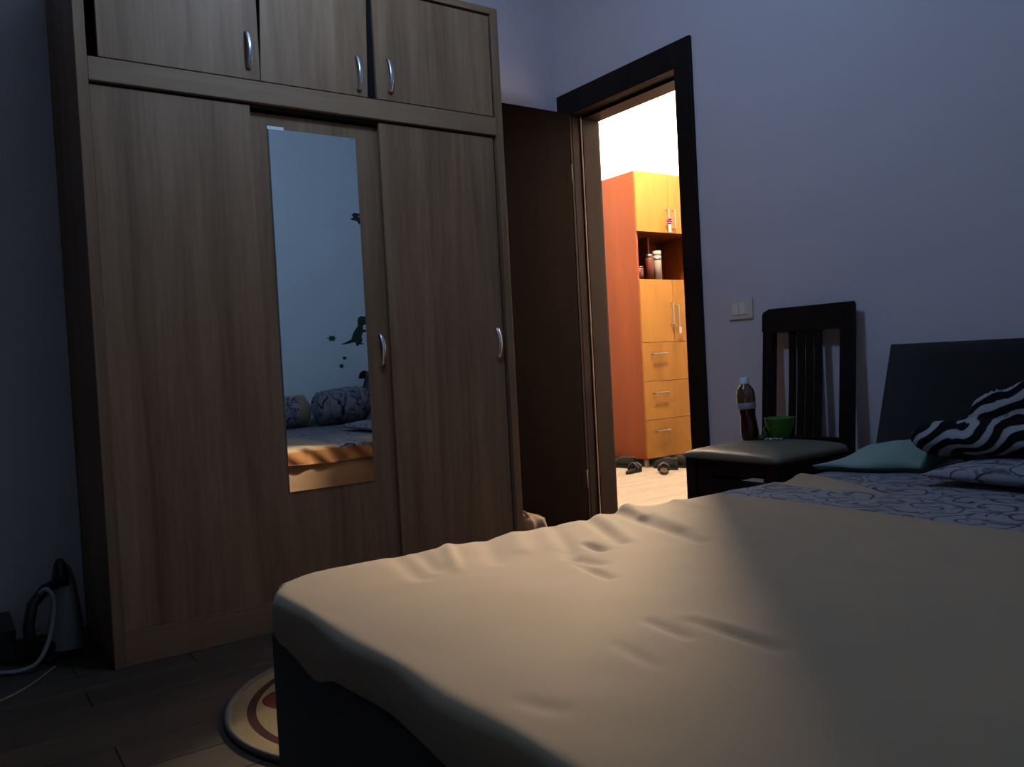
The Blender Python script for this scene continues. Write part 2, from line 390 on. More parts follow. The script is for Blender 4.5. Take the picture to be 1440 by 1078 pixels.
build('divider', box(1.33, 1.346, WYF+0.03, WYB-0.012, 1.735, WZT-0.025), M['dark_in'], wr)
def bow_handle(x, yface, z, parent, L=0.112):
    pts = [(x, yface+0.002, z-L/2)]
    for i in range(11):
        t = i/10; pts.append((x, yface-0.010-0.017*math.sin(math.pi*t), z-L/2+L*t))
    pts.append((x, yface+0.002, z+L/2))
    bm = bmesh.new(); rings = []
    for i, p in enumerate(pts):
        a = Vector(pts[max(0, i-1)]); b = Vector(pts[min(len(pts)-1, i+1)]); t = (b-a).normalized()
        s = Vector((1, 0, 0)); u = s.cross(t).normalized(); p = Vector(p)
        hw, ht = 0.0075, 0.0035
        rings.append([p+s*hw+u*ht*0.4, p+s*hw*0.6+u*ht, p-s*hw*0.6+u*ht, p-s*hw+u*ht*0.4, p-s*hw-u*ht*0.4, p-s*hw*0.6-u*ht, p+s*hw*0.6-u*ht, p+s*hw-u*ht*0.4])
    return build('handle', loft(rings, bm), M['chrome'], parent, True)
def door_panel(name, x0, x1, yf, z0, z1, th=0.016, shear=0.0):
    bm = box(x0, x1, yf, yf+th, z0, z1, 0.0015)
    if shear:
        for v in bm.verts: v.co.x += shear*(v.co.z-z0)/(z1-z0)
    return build(name, bm, M['oak'], wr)
yA, yBk = WYF+0.013, WYF+0.040
dA = door_panel('sliding_door', WX_L+st+0.002, 0.874, yA, 0.100, 1.700)
dB = door_panel('sliding_door', 0.860, 1.345, yBk, 0.097, 1.688)
dC = door_panel('sliding_door', 1.328, 1.812, yA, 0.100, 1.700)
bow_handle(1.300, yBk, 0.900, dB); bow_handle(1.779, yA, 0.912, dC)
build('mirror', box(0.939, 1.246, yBk-0.004, yBk-0.0005, 0.442, 1.640), M['mirror'], dB, label='tall frameless mirror strip')
bm = box(0.936, 0.939, yBk-0.004, yBk, 0.442, 1.640); box(1.246, 1.2475, yBk-0.004, yBk, 0.442, 1.640, bm=bm)
build('mirror_edge', bm, M['mirror_edge'], dB)
build('tape', box(0.934, 0.990, yBk-0.0055, yBk-0.0045, 1.637, 1.648), M['tape'], dB, label='white tape at the mirror corner')
# upper hinged doors
uA = door_panel('upper_door', 0.437, 0.9105, WYF+0.001, 1.779, 2.166)
uB = door_panel('upper_door', 0.9115, 1.286, WYF+0.001, 1.779, 2.166, shear=0.016)
uC = door_panel('upper_door', 1.322, 1.810, WYF+0.001, 1.779, 2.160)
bow_handle(0.874, WYF+0.001, 1.872, uA); bow_handle(1.252, WYF+0.001, 1.857, uB); bow_handle(1.371, WYF+0.001, 1.866, uC)

# ------------------------------------------------------------------ bed
BX0, BX1, BY0, BY1, BZ = 0.440, 2.410, -0.15, 1.448, 0.471
bed = root('double_bed', ((BX0+BX1)/2, (BY0+BY1)/2, 0), 'double bed with dark upholstered headboard and low box frame', 'bed')
def hb(y0, y1):
    hx = lambda z: 2.44+0.348*(z-0.526)
    secs = []
    for k in range(13):
        z = 0.36+(0.826-0.36)*k/12; x = hx(z)
        secs.append([(x, y0, z), (x+0.032, y0, z), (x+0.032, y1, z), (x, y1, z)])
    bm = loft(secs)
    bmesh.ops.bevel(bm, geom=[e for e in bm.edges if e.calc_face_angle(0) > 0.8], offset=0.007, segments=3, affect='EDGES')
    return bm
build('headboard_support', box(2.412, 2.44, BY0+0.05, 1.44, 0.02, 0.372, 0.004), M['leather'], bed)
build('headboard', hb(BY0+0.01, 1.492), M['leather'], bed, True)
build('side_rail', box(BX0+0.03, 2.410, 1.385, 1.412, 0.12, 0.392, 0.004), M['rail'], bed, label='tan wooden side rail')
build('side_rail', box(BX0+0.03, 2.410, BY0+0.015, BY0+0.045, 0.12, 0.385, 0.004), M['rail'], bed)
build('foot_board', box(BX0+0.008, BX0+0.03, BY0+0.015, 1.410, 0.02, 0.392, 0.005), M['foot'], bed)
for xx in (BX0+0.04, 2.33):
    for yy in (BY0+0.05, 1.31):
        build('leg', box(xx, xx+0.06, yy, yy+0.06, 0.0, 0.14, 0.004), M['foot'], bed)
build('slat_base', box(BX0+0.03, 2.410, BY0+0.045, 1.385, 0.24, 0.27), M['rail'], bed)
build('mattress', box(BX0+0.035, 2.40, BY0+0.055, 1.375, 0.27, 0.450, 0.03, seg=3), M['mattress'], bed)

# fitted sheet with folds
FOLDS = []   # (a, b, amplitude, width)  amplitude > 0 ridge, < 0 furrow
def fold(p, q, amp, wd):
    a = P(p[0], p[1], 2, BZ); b = P(q[0], q[1], 2, BZ); FOLDS.append((a.x, a.y, b.x, b.y, amp, wd))
for p, q, am, wd in [((862, 708), (900, 728), .016, .022), ((872, 722), (985, 758), -.010, .018), ((900, 715), (960, 742), .008, .02),
                     ((836, 722), (880, 758), .007, .02), ((826, 728), (872, 762), -.009, .016), ((776, 740), (806, 782), -.010, .02), ((768, 738), (785, 770), .006, .02), ((806, 782), (842, 792), -.008, .016),
                     ((826, 764), (848, 772), -.012, .012), ((812, 792), (858, 812), -.008, .010), ((560, 783), (592, 812), -.008, .02), ((592, 778), (612, 800), -.007, .016),
                     ((630, 766), (648, 800), .010, .015), ((640, 768), (652, 800), -.007, .012), ((685, 757), (700, 790), -.006, .02), ((912, 872), (968, 897), -.006, .010), ((975, 873), (1095, 912), -.008, .012), ((965, 868), (1085, 900), .004, .02),
                     ((865, 905), (920, 935), -.003, .010), ((930, 700), (980, 712), .006, .02), ((1040, 690), (1180, 690), .006, .03), ((1100, 665), (1240, 690), .012, .03), ((1090, 672), (1230, 702), -.006, .02),
                     ((720, 748), (735, 775), .006, .02), ((735, 985), (790, 1000), -.004, .015)]:
    fold(p, q, am, wd)
def sheet_disp(x, y):
    h = 0.004*nz(x, y, 3.1, 3.0)+0.0015*nz(x, y, 7.7, 11.0)
    for ax, ay, bx, by, am, wd in FOLDS:
        dx, dy = bx-ax, by-ay; L2 = dx*dx+dy*dy; t = ((x-ax)*dx+(y-ay)*dy)/L2; tc = min(1, max(0, t))
        d2 = (x-ax-dx*tc)**2+(y-ay-dy*tc)**2
        if d2 < (3*wd)**2:
            h += am*math.exp(-d2/(wd*wd))*(0.35+0.65*math.sin(math.pi*min(1, max(0, 0.15+0.7*t))))
    return h
def make_sheet():
    re, rp, drop = 0.014, 0.125, 0.12; flat = rp-re
    ix0, ix1, iy0, iy1 = BX0+rp, BX1-rp, BY0+rp, BY1-rp
    ext = flat+re*math.pi/2+drop-re
    def axis(a, b, n, m):
        left = [a-ext+ext*i/m for i in range(m)]; mid = [a+(b-a)*i/n for i in range(n+1)]; right = [b+ext*(i+1)/m for i in range(m)]
        return left+mid+right
    xs = axis(ix0, ix1, 220, 34); ys = axis(iy0, iy1, 180, 34)
    bm = bmesh.new(); grid = []
    for s in xs:
        row = []
        for t in ys:
            cx, cy = min(max(s, ix0), ix1), min(max(t, iy0), iy1)
            dx, dy = s-cx, t-cy; d = math.hypot(dx, dy); n = (dx/d, dy/d) if d > 1e-9 else (0, 0)
            # the cloth ends unevenly and is tucked in
            lim = 0.074+0.005*math.sin(t*11.0)+0.004*nz(s, t, 1.0, 6.0)+0.026*math.exp(-((t-1.20)/0.075)**2)
            if n[1] > 0.7: lim = 0.082+0.004*math.sin(s*9)
            if n[1] < -0.7: lim = 0.08
            dd = max(0.0, min(d, flat+re*math.pi/2+max(0, lim-re))-flat)
            if dd <= 0: out = min(d, flat); dn = 0.0; ang = 0.0
            elif dd < re*math.pi/2: out = flat+re*math.sin(dd/re); dn = re*(1-math.cos(dd/re)); ang = dd/re
            else: out = rp; dn = re+dd-re*math.pi/2; ang = math.pi/2
            x, y, z = cx+n[0]*out, cy+n[1]*out, BZ-dn
            h = sheet_disp(x, y)
            k = ang/(math.pi/2)
            if k > 0.25:
                if n[1] > 0.7: h += (k-0.25)*0.011*(math.sin((x*1.0-dn*1.1)*48+3*nz(x, 0, 0, 3))+0.6*nz(x*1.0-dn*1.2, 0, 4, 16))
                elif n[0] < -0.7: h += (k-0.25)*0.008*nz(y, dn*2, 4, 7)
                else: h += (k-0.25)*0.012*nz(x+y, dn*2, 4, 8)
                if n[0] < -0.3: h += 0.007*math.sin(min(1.0, dn/0.08)*math.pi)
            x += n[0]*math.sin(ang)*h; y += n[1]*math.sin(ang)*h; z += math.cos(ang)*h
            if n[0] > 0.3: x = min(x, 2.408)
            row.append(bm.verts.new((x, y, z)))
        grid.append(row)
    for i in range(len(xs)-1):
        for j in range(len(ys)-1):
            bm.faces.new((grid[i][j], grid[i+1][j], grid[i+1][j+1], grid[i][j+1]))
    return bm
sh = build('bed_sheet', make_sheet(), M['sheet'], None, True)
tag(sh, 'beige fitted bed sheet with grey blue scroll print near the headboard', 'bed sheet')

# pillows and cloths on the bed
def pillow_bm(lx, ly, h, seed=0, n=36, p=3.2, wr_=0.006):
    bm = bmesh.new(); top = []; bot = []
    for i in range(n+1):
        rt, rb = [], []
        for j in range(n+1):
            u, v = -1+2*i/n, -1+2*j/n
            pin = 1-0.06*(u*u)*(1-abs(v))-0.0; e = max(0.0, (1-abs(u)**p)*(1-abs(v)**p))**0.55
            x = u*lx/2*(1-0.07*(1-v*v)*abs(u)**4*-1*-1); y = v*ly/2*(1-0.07*(1-u*u)*abs(v)**4)
            w_ = wr_*(nz(x, y, seed, 9)+0.6*nz(x, y, seed+5, 19))*e
            rt.append(bm.verts.new((x, y, h*0.5*e+w_)))
            rb.append(rt[-1] if i in (0, n) or j in (0, n) else bm.verts.new((x, y, -h*0.5*e*0.7)))
        top.append(rt); bot.append(rb)
    for i in range(n):
        for j in range(n):
            bm.faces.new((top[i][j], top[i+1][j], top[i+1][j+1], top[i][j+1]))
            q = (bot[i][j], bot[i][j+1], bot[i+1][j+1], bot[i+1][j])
            if len(set(q)) >= 3:
                try: bm.faces.new(q)
                except ValueError: pass
    return bm
def place(bm, loc, rot=(0, 0, 0)):
    bmesh.ops.transform(bm, matrix=Matrix.Translation(loc) @ Euler(rot).to_matrix().to_4x4(), verts=bm.verts); return bm
def thing_mesh(name, bm, m, loc, rot, label, cat, smooth=True, group=None):
    o = build(name, bm, m, None, smooth); o.location = loc; o.rotation_euler = rot; return tag(o, label, cat, group)
# patterned pillow below the zebra throw
thing_mesh('bed_pillow', pillow_bm(0.40, 0.52, 0.066, 2, wr_=0.003), M['pattern'], (2.19, 0.855, 0.500), (0, 0.0, 0.02), 'scroll printed pillow lying flat under the zebra throw', 'pillow')
# folded mint cloth
def mint_bm():
    bm = bmesh.new(); n, m = 44, 30; tops = []
    for i in range(n+1):
        row = []
        for j in range(m+1):
            u, v = i/n, j/m                       # u: from the bed edge (y 1.47) to the pillow, v: from the front to the headboard
            y = 1.458-0.255*u; fx = 2.055+0.11*u+0.012*math.sin(u*9)
            x = fx+(2.405-fx)*v
            edge = min(1, u*5)*0.75+0.25*min(1, u*2)
            z = 0.490+0.060*edge*math.sin(min(1, v*1.8)*math.pi/2)**0.7*(0.7+0.3*u)+0.010*nz(x, y, 3, 9)+0.006*math.sin((x*3+y*9))*u
            row.append((x, y, z))
        tops.append(row)
    vt = [[bm.verts.new(p) for p in r] for r in tops]
    vb = [[bm.verts.new((p[0]+0.006*(1-j/m), p[1], max(0.484, p[2]-0.016-0.02*min(1, j/6)))) for j, p in enumerate(r)] for r in tops]
    for i in range(n):
        for j in range(m):
            bm.faces.new((vt[i][j], vt[i+1][j], vt[i+1][j+1], vt[i][j+1])); bm.faces.new((vb[i][j], vb[i][j+1], vb[i+1][j+1], vb[i+1][j]))
    for i in range(n):
        bm.faces.new((vt[i][0], vb[i][0], vb[i+1][0], vt[i+1][0])); bm.faces.new((vt[i][m], vt[i+1][m], vb[i+1][m], vb[i][m]))
    for j in range(m):
        bm.faces.new((vt[0][j], vt[0][j+1], vb[0][j+1], vb[0][j])); bm.faces.new((vt[n][j], vb[n][j], vb[n][j+1], vt[n][j+1]))
    return bm
mr = root('folded_cloth', (2.25, 1.33, 0.475), 'pale mint green cloth folded on the bed corner by the chair', 'cloth')
build('upper_layer', mint_bm(), M['mint'], mr, True)
bm = mint_bm()
for v in bm.verts: v.co.z = 0.478+(v.co.z-0.482)*0.10; v.co.x += 0.02*(2.41-v.co.x)
build('lower_layer', bm, M['mint'], mr, True)
# zebra throw: blobs joined into one lumpy bundle
def blob_bm(center, balls, nu=72, nv=40, thr=1.0, seed=3):
    c = np.array(center); B = [(np.array(p), np.array(r)) for p, r in balls]
    def fld(q): return sum(math.exp(-2.2*(float((((q-p)/r)**2).sum())-1)) for p, r in B)
    bm = bmesh.new(); rows = []
    for j in range(nv+1):
        ph = math.pi*j/nv; row = []
        for i in range(nu):
            th = 2*math.pi*i/nu; d = np.array([math.sin(ph)*math.cos(th), math.sin(ph)*math.sin(th), math.cos(ph)])
            lo_, hi = 0.0, 0.8
            # outermost crossing by marching inward
            r = hi
            while r > 0 and fld(c+d*r) < thr: r -= 0.01
            a, b = r, r+0.01
            for _ in range(8):
                mdd = (a+b)/2
                if fld(c+d*mdd) >= thr: a = mdd
                else: b = mdd
            q = c+d*(a+0.008*nz(*(d*4), seed)+0.006*nz(*(d*9), seed))
            row.append(bm.verts.new(q))
        rows.append(row)
    for A, Bq in zip(rows, rows[1:]):
        for i in range(nu): bm.faces.new((A[i], A[(i+1) % nu], Bq[(i+1) % nu], Bq[i]))
    bmesh.ops.remove_doubles(bm, verts=bm.verts, dist=1e-4)
    return bm
zb = blob_bm((2.235, 1.02, 0.60), [((2.19, 1.150, 0.572), (0.075, 0.075, 0.047)), ((2.19, 1.03, 0.575), (0.080, 0.095, 0.050)), ((2.27, 1.04, 0.635), (0.065, 0.068, 0.055)), ((2.275, 0.93, 0.665), (0.070, 0.085, 0.065)), ((2.21, 0.88, 0.58), (0.085, 0.10, 0.055))])
for v in zb.verts: v.co.z = max(v.co.z, 0.538-0.028*min(1.0, max(0.0, (v.co.y-1.10)/0.06)))
zo = build('zebra_throw', zb, M['zebra'], None, True); tag(zo, 'black and white zebra striped plush throw bunched against the headboard', 'throw')
# bedding along the far wall (seen in the mirror)
def bolster(x0, x1, y, r0, r1, seed):
    n_ = 24; pts = []; rad = []
    for i in range(n_+1):
        t = i/n_; e = min(1.0, (1-abs(2*t-1)**9)**0.5+0.35); r = (r0+(r1-r0)*t)*e
        pts.append((x0+(x1-x0)*t, y+0.008*math.sin(i*1.3+seed), 0.477+(r0+(r1-r0)*t))); rad.append(r)
    bm = tube(pts, rad, 28)
    for v in bm.verts:
        q = nz(v.co.x, v.co.y, v.co.z+seed, 9)*0.010+nz(v.co.x, v.co.y, v.co.z+seed, 22)*0.005
        v.co.y = max(v.co.y+q, YF+0.012); v.co.z = max(0.478, v.co.z+q)
    return bm
dv = root('rolled_duvet', (1.6, -0.03, 0.477), 'rolled printed duvet with plain beige band along the stickered wall', 'duvet')
build('roll', bolster(1.15, 2.062, -0.03, 0.095, 0.105, 1), M['duvet'], dv, True)
bo = build('bolster_pillow', bolster(2.095, 2.432, -0.015, 0.112, 0.126, 4), M['pattern'], None, True)
tag(bo, 'plump scroll printed bolster pillow in the corner by the stickered wall', 'pillow')

# ------------------------------------------------------------------ chair
CX0, CX1, CY0, CY1 = 2.045, 2.50, 1.570, 1.965
ch = root('dining_chair', ((CX0+CX1)/2, (CY0+CY1)/2, 0), 'dark wood chair with tall slatted back and olive vinyl seat', 'chair')
def back_x(z):  # the back leans towards the wall
    return 2.478+0.045*max(0, (z-0.45)/0.53)
def rear_leg(y0, y1):
    secs = []
    for z in (0, 0.2, 0.42, 0.5, 0.6, 0.7, 0.8, 0.9, 0.965):
        x = back_x(z)+(0.02*(0.42-z) if z < 0.42 else 0); d_ = 0.030
        secs.append([(x, y0, z), (x+d_, y0, z), (x+d_, y1, z), (x, y1, z)])
    bm = loft(secs); bmesh.ops.bevel(bm, geom=[e for e in bm.edges if abs((e.verts[0].co-e.verts[1].co).normalized().z) > .8], offset=0.004, segments=2, affect='EDGES'); return bm
build('rear_leg', rear_leg(1.931, 1.972), M['chair'], ch); build('rear_leg', rear_leg(1.612, 1.655), M['chair'], ch)
def top_rail():
    secs = []; N = 14
    for i in range(N+1):
        t = i/N; y = 1.610+(1.974-1.610)*t; bow = 0.008*math.sin(math.pi*t); x = back_x(0.93)+bow
        zt = 0.978-0.010*max(0, (t-0.93)/0.07)**2; zb_ = 0.890
        secs.append([(x-0.006, y, zb_), (x+0.022, y, zb_), (x+0.028, y, zt), (x, y, zt)])
    bm = loft(secs); bmesh.ops.bevel(bm, geom=[e for e in bm.edges if abs((e.verts[0].co-e.verts[1].co).normalized().y) > .8], offset=0.006, segments=2, affect='EDGES'); return bm
build('top_rail', top_rail(), M['chair'], ch)
for yc in (1.854, 1.819, 1.784, 1.749):
    secs = []
    for z in (0.50, 0.6, 0.7, 0.8, 0.9):
        x = back_x(z)+0.010+0.006*math.sin((z-0.5)/0.4*math.pi); secs.append([(x, yc-0.0138, z), (x+0.007, yc-0.0138, z), (x+0.007, yc+0.0138, z), (x, yc+0.0138, z)])
    build('slat', loft(secs), M['chair'], ch)
build('lower_back_rail', box(back_x(0.49)+0.004, back_x(0.49)+0.026, 1.653, 1.933, 0.455, 0.520, 0.003), M['chair'], ch)
build('front_leg', box(CX0+0.012, CX0+0.055, CY1-0.055, CY1-0.012, 0, 0.484, 0.003), M['chair'], ch)
build('front_leg', box(CX0+0.012, CX0+0.055, CY0+0.012, CY0+0.055, 0, 0.484, 0.003), M['chair'], ch)
build('apron', box(CX0+0.018, CX0+0.040, CY0+0.055, CY1-0.055, 0.434, 0.484, 0.002), M['chair'], ch)
for a in (CY0+0.018, CY1-0.040): build('apron', box(CX0+0.055, 2.475, a, a+0.022, 0.375, 0.484, 0.002), M['chair'], ch)
build('apron', box(2.455, 2.475, CY0+0.055, CY1-0.055, 0.375, 0.450, 0.002), M['chair'], ch)
build('stretcher', box(CX0+0.020, CX0+0.040, CY0+0.055, CY1-0.055, 0.36, 0.419, 0.002), M['chair'], ch)
build('corner_block', box(CX0+0.018, CX0+0.040, CY1-0.125, CY1-0.055, 0.415, 0.438, 0.002), M['chair'], ch)
for a in (CY0+0.018, CY1-0.040): build('stretcher', box(CX0+0.055, 2.475, a, a+0.02, 0.22, 0.25, 0.002), M['chair'], ch)
def seat_bm():
    bm = bmesh.new(); n = 30; top, bot = [], []
    for i in range(n+1):
        a, b = [], []
        for j in range(n+1):
            u, v = -1+2*i/n, -1+2*j/n
            x = (CX0+2.478)/2+u*(2.478-CX0)/2; wv = 0.95 if True else 1
            hw = (CY1-CY0)/2*(1.0-0.05*(u+1)/2); y = (CY0+CY1)/2+v*hw
            if u < 0: x -= 0.012*(1-v*v)*(-u)
            if u > 0.75 and abs(v) > 0.8:
                y = (CY0+CY1)/2+math.copysign(hw*0.80, v)
            e = (max(0, 1-abs(u)**7)*max(0, 1-abs(v)**7))**0.45; dome = 0.014*(1-u*u)*(1-v*v)
            a.append(bm.verts.new((x, y, 0.490+0.022*e+dome))); b.append(a[-1] if i in (0, n) or j in (0, n) else bm.verts.new((x, y, 0.482)))
        top.append(a); bot.append(b)
    for i in range(n):
        for j in range(n):
            bm.faces.new((top[i][j], top[i+1][j], top[i+1][j+1], top[i][j+1]))
            try: bm.faces.new((bot[i][j], bot[i][j+1], bot[i+1][j+1], bot[i+1][j]))
            except ValueError: pass
    return bm
build('seat_cushion', seat_bm(), M['seat'], ch, True, label='olive vinyl seat cushion')
def seat_z(x, y):
    u = (x-(CX0+2.478)/2)/((2.478-CX0)/2); v = (y-(CY0+CY1)/2)/((CY1-CY0)/2); return 0.512+0.014*(1-u*u)*(1-v*v)

# things on the chair
bz = seat_z(2.285, 1.862)
bt = root('drink_bottle', (2.285, 1.862, bz+0.001), 'plastic bottle of dark red drink with white cap on the chair seat', 'bottle', rot=(math.radians(-3), math.radians(-2), 0)); bt.scale = (0.96, 0.96, 0.96)
liq = [(0, 0), (0.026, 0.0), (0.0305, 0.006), (0.0315, 0.03), (0.0295, 0.05), (0.0265, 0.085), (0.028, 0.11), (0.031, 0.128)]
build('liquid_filled_body', lathe(liq+[(0, 0.128)], n=28), M['tea'], bt, True, True)
upr = [(0.0312, 0.1285), (0.0325, 0.150), (0.0325, 0.163), (0.030, 0.178), (0.022, 0.192), (0.0155, 0.199), (0.0145, 0.204), (0.0, 0.204)]
build('upper_body', lathe(upr, n=28), M['bottle'], bt, True, True)
build('label', lathe([(0.0302, 0.112), (0.0315, 0.114), (0.0333, 0.132), (0.0330, 0.134), (0.0310, 0.133)], n=28), M['label'], bt, True, True, label='pale label band')
build('cap', lathe([(0.0145, 0.2), (0.0165, 0.2005), (0.0165, 0.2045), (0.0155, 0.206), (0.0158, 0.222), (0.0135, 0.2245), (0, 0.2245)], n=28), M['white'], bt, True, True, label='white screw cap')
cz = seat_z(2.345, 1.782)
cp = root('plastic_bowl_cup', (2.345, 1.785, cz+0.002), 'small green plastic cup standing on the chair seat', 'cup')
bw = [(0, 0), (0.024, 0), (0.026, 0.004), (0.036, 0.02), (0.046, 0.045), (0.050, 0.068), (0.0515, 0.072), (0.049, 0.072), (0.044, 0.045), (0.033, 0.018), (0.02, 0.008), (0, 0.008)]
build('bowl', lathe(bw, n=36), M['green'], cp, True, True)
build('handle', tube([(-0.018+0.0*i, 0.040+0.012*math.sin(math.pi*i/8), 0.010+0.036*i/8) for i in range(9)], 0.004, 8), M['green'], cp, True, True)
ld_ = root('bottle_lid', (2.29, 1.815, seat_z(2.29, 1.815)-0.002), 'dark green bottle lid lying in front of the green cup', 'lid')
build('lid_shell', lathe([(0, 0), (0.018, 0), (0.019, 0.003), (0.0185, 0.016), (0.016, 0.018), (0, 0.018)], n=24), M['dgreen'], ld_, True, True)
bm = bmesh.new(); n = 10; gr = []
for i in range(n+1):
    gr.append([bm.verts.new((0.02*(i/n-0.5)+0.004*nz(i, j, 2, .9), 0.055*(j/n-0.5), 0.005+0.006*nz(i, j, 0, .7)+0.004*((i+j) % 2)*0.5)) for j in range(n+1)])
for i in range(n):
    for j in range(n): bm.faces.new((gr[i][j], gr[i+1][j], gr[i+1][j+1], gr[i][j+1]))
thing_mesh('foil_wrapper', bm, M['foil'], (2.275, 1.758, seat_z(2.275, 1.758)+0.0005), (0, 0, 0.3), 'crumpled silver foil wrapper on the chair seat', 'wrapper', False)

# light switch
sw = root('light_switch', (XD, 2.118, 0.993), 'ivory three gang light switch on the wall between door and chair', 'light switch')
build('plate', box(XD-0.009, XD, 2.060, 2.177, 0.953, 1.033, 0.003), M['plate'], sw)
for a, b in ((2.123, 2.153), (2.091, 2.121)): build('rocker', box(XD-0.013, XD-0.008, a, b, 0.970, 1.016, 0.002), M['plate2'], sw)
build('blank_insert', box(XD-0.011, XD-0.008, 2.079, 2.090, 0.970, 1.016, 0.001), M['plate2'], sw)

# ------------------------------------------------------------------ hall: cabinet, lamp, things
HCX0, HCX1, HCY0, HCY1 = 4.275, 4.95, 4.43, 4.90
hc = root('hall_cabinet', ((HCX0+HCX1)/2, (HCY0+HCY1)/2, 0), 'tall orange wood cabinet with doors, open niche and three drawers in hall', 'cabinet')
HB, HT = 0.062, 2.19; t_ = 0.018
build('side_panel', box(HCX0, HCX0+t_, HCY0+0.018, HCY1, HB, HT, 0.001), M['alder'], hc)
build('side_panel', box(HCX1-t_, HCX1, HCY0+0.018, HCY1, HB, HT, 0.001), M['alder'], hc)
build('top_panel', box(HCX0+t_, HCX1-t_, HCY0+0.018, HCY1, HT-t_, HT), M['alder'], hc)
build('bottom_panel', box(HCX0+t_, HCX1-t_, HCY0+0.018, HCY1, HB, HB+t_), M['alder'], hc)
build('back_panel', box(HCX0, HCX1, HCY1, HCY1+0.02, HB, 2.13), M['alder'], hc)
NZ0, NZ1 = 1.395, 1.75
build('shelf', box(HCX0+t_, HCX1-t_, HCY0+0.018, HCY1, NZ0-t_, NZ0), M['alder'], hc)
build('shelf', box(HCX0+t_, HCX1-t_, HCY0+0.018, HCY1, NZ1, NZ1+t_), M['alder'], hc)
build('niche_divider', box(4.62, 4.638, HCY0+0.25, HCY1, NZ0, NZ1), M['alder'], hc)
def hfront(name, x0, x1, z0, z1): return build(name, box(x0+0.0015, x1-0.0015, HCY0, HCY0+0.018, z0+0.0015, z1-0.0015, 0.0015), M['alder_front'], hc)
def bar_handle(parent, a, b, vertical):
    y = HCY0
    if vertical: x, z0, z1 = a[0], a[1], b; pts = [(x, y, z0), (x, y-0.028, z0), (x, y-0.028, z1), (x, y, z1)]
    else: z, x0, x1 = a[1], a[0], b; pts = [(x0, y, z), (x0, y-0.028, z), (x1, y-0.028, z), (x1, y, z)]
    return build('handle', tube(pts, 0.0055, 6), M['nickel'], parent)
XM = 4.612
d1 = hfront('upper_door', HCX0, XM, NZ1-0.005, HT); d2 = hfront('upper_door', XM, HCX1, NZ1-0.005, HT)
bar_handle(d1, (XM-0.03, 1.78), 1.92, True); bar_handle(d2, (XM+0.035, 1.78), 1.92, True)
M['purple'] = mat('purple_charm', (0.0518, 0.00592, 0.037), 0.5, spec=0.2); M['cream'] = mat('cream_charm', (0.1258, 0.111, 0.0888), 0.5, spec=0.2)
chm = root('hanging_charm', (XM-0.03, HCY0-0.033, 1.83), 'small purple and white charm hanging from the upper cabinet handle', 'charm')
bm = bmesh.new()
for k in range(6):
    a = k*math.pi/3; b2 = lathe([(0, -0.008), (0.011, -0.004), (0.012, 0.004), (0, 0.008)], (0.018*math.cos(a), 0, 0.018*math.sin(a)), 8); merge(bm, b2)
build('flower', bm, M['purple'], chm, True, True); build('tag', box(-0.014, 0.012, -0.004, 0.003, -0.085, -0.025, 0.002), M['cream'], chm, False, True)
d3 = hfront('lower_door', HCX0, XM, 0.925, NZ0); d4 = hfront('lower_door', XM, HCX1, 0.925, NZ0)
bar_handle(d3, (XM-0.028, 1.06), 1.22, True); bar_handle(d4, (XM+0.03, 1.04), 1.20, True)
build('hanging_tag', box(XM+0.018, XM+0.042, HCY0-0.037, HCY0-0.031, 0.985, 1.035, 0.001), M['cream'], d4)
for z0, z1 in ((0.635, 0.925), (0.350, 0.635), (HB+0.004, 0.350)):
    dw = hfront('drawer', HCX0, HCX1, z0, z1)
    bar_handle(dw, (4.36, z1-0.085), 4.50, False); bar_handle(dw, (4.77, z1-0.085), 4.91, False)
for xx in (HCX0+0.05, HCX1-0.05):
    for yy in (HCY0+0.07, HCY1-0.07):
        build('leg', lathe([(0, 0), (0.016, 0), (0.018, 0.004), (0.021, HB), (0, HB)], (xx, yy, 0), 12), M['cream'], hc, True)
# niche contents
M['brown_can'] = mat('brown_red_can', (0.0333, 0.0074, 0.0037), 0.4, spec=0.2); M['whitecan'] = mat('white_can', (0.0999, 0.0777, 0.0666), 0.4, spec=0.2); M['jar'] = mat('dark_jar', (0.02072, 0.00444, 0.00296), 0.3, spec=0.2)
def can(name, x, y, r, h, m, capm, label, neck=0.7):
    o = root(name, (x, y, NZ0), label, 'container')
    build('can_body', lathe([(0, 0), (r, 0), (r, h*0.82), (r*0.95, h*0.85), (0, h*0.85)], n=20), m, o, True, True)
    build('cap', lathe([(r*neck, h*0.85), (r*(neck+.12), h*0.85), (r*(neck+.1), h), (0, h)], n=20), capm, o, True, True)
    return o
can('spray_can', 4.475, 4.52, 0.032, 0.20, M['brown_can'], M['black'], 'brown red can with black cap in the cabinet niche')
c_ = can('spray_can', 4.555, 4.52, 0.033, 0.225, M['whitecan'], M['cream'], 'white can with dark band and cream cap in the cabinet niche', 0.88)
build('band', lathe([(0.0335, 0.155), (0.0345, 0.156), (0.0345, 0.172), (0.0335, 0.173)], n=20), M['black'], c_, True, True)
can('glass_jar', 4.355, 4.51, 0.026, 0.085, M['jar'], M['brown_can'], 'small dark red jar beside the cans in the cabinet niche', 0.8)
can('glass_jar', 4.405, 4.55, 0.026, 0.11, M['jar'], M['jar'], 'taller dark jar behind the small jar in the cabinet niche', 0.8)
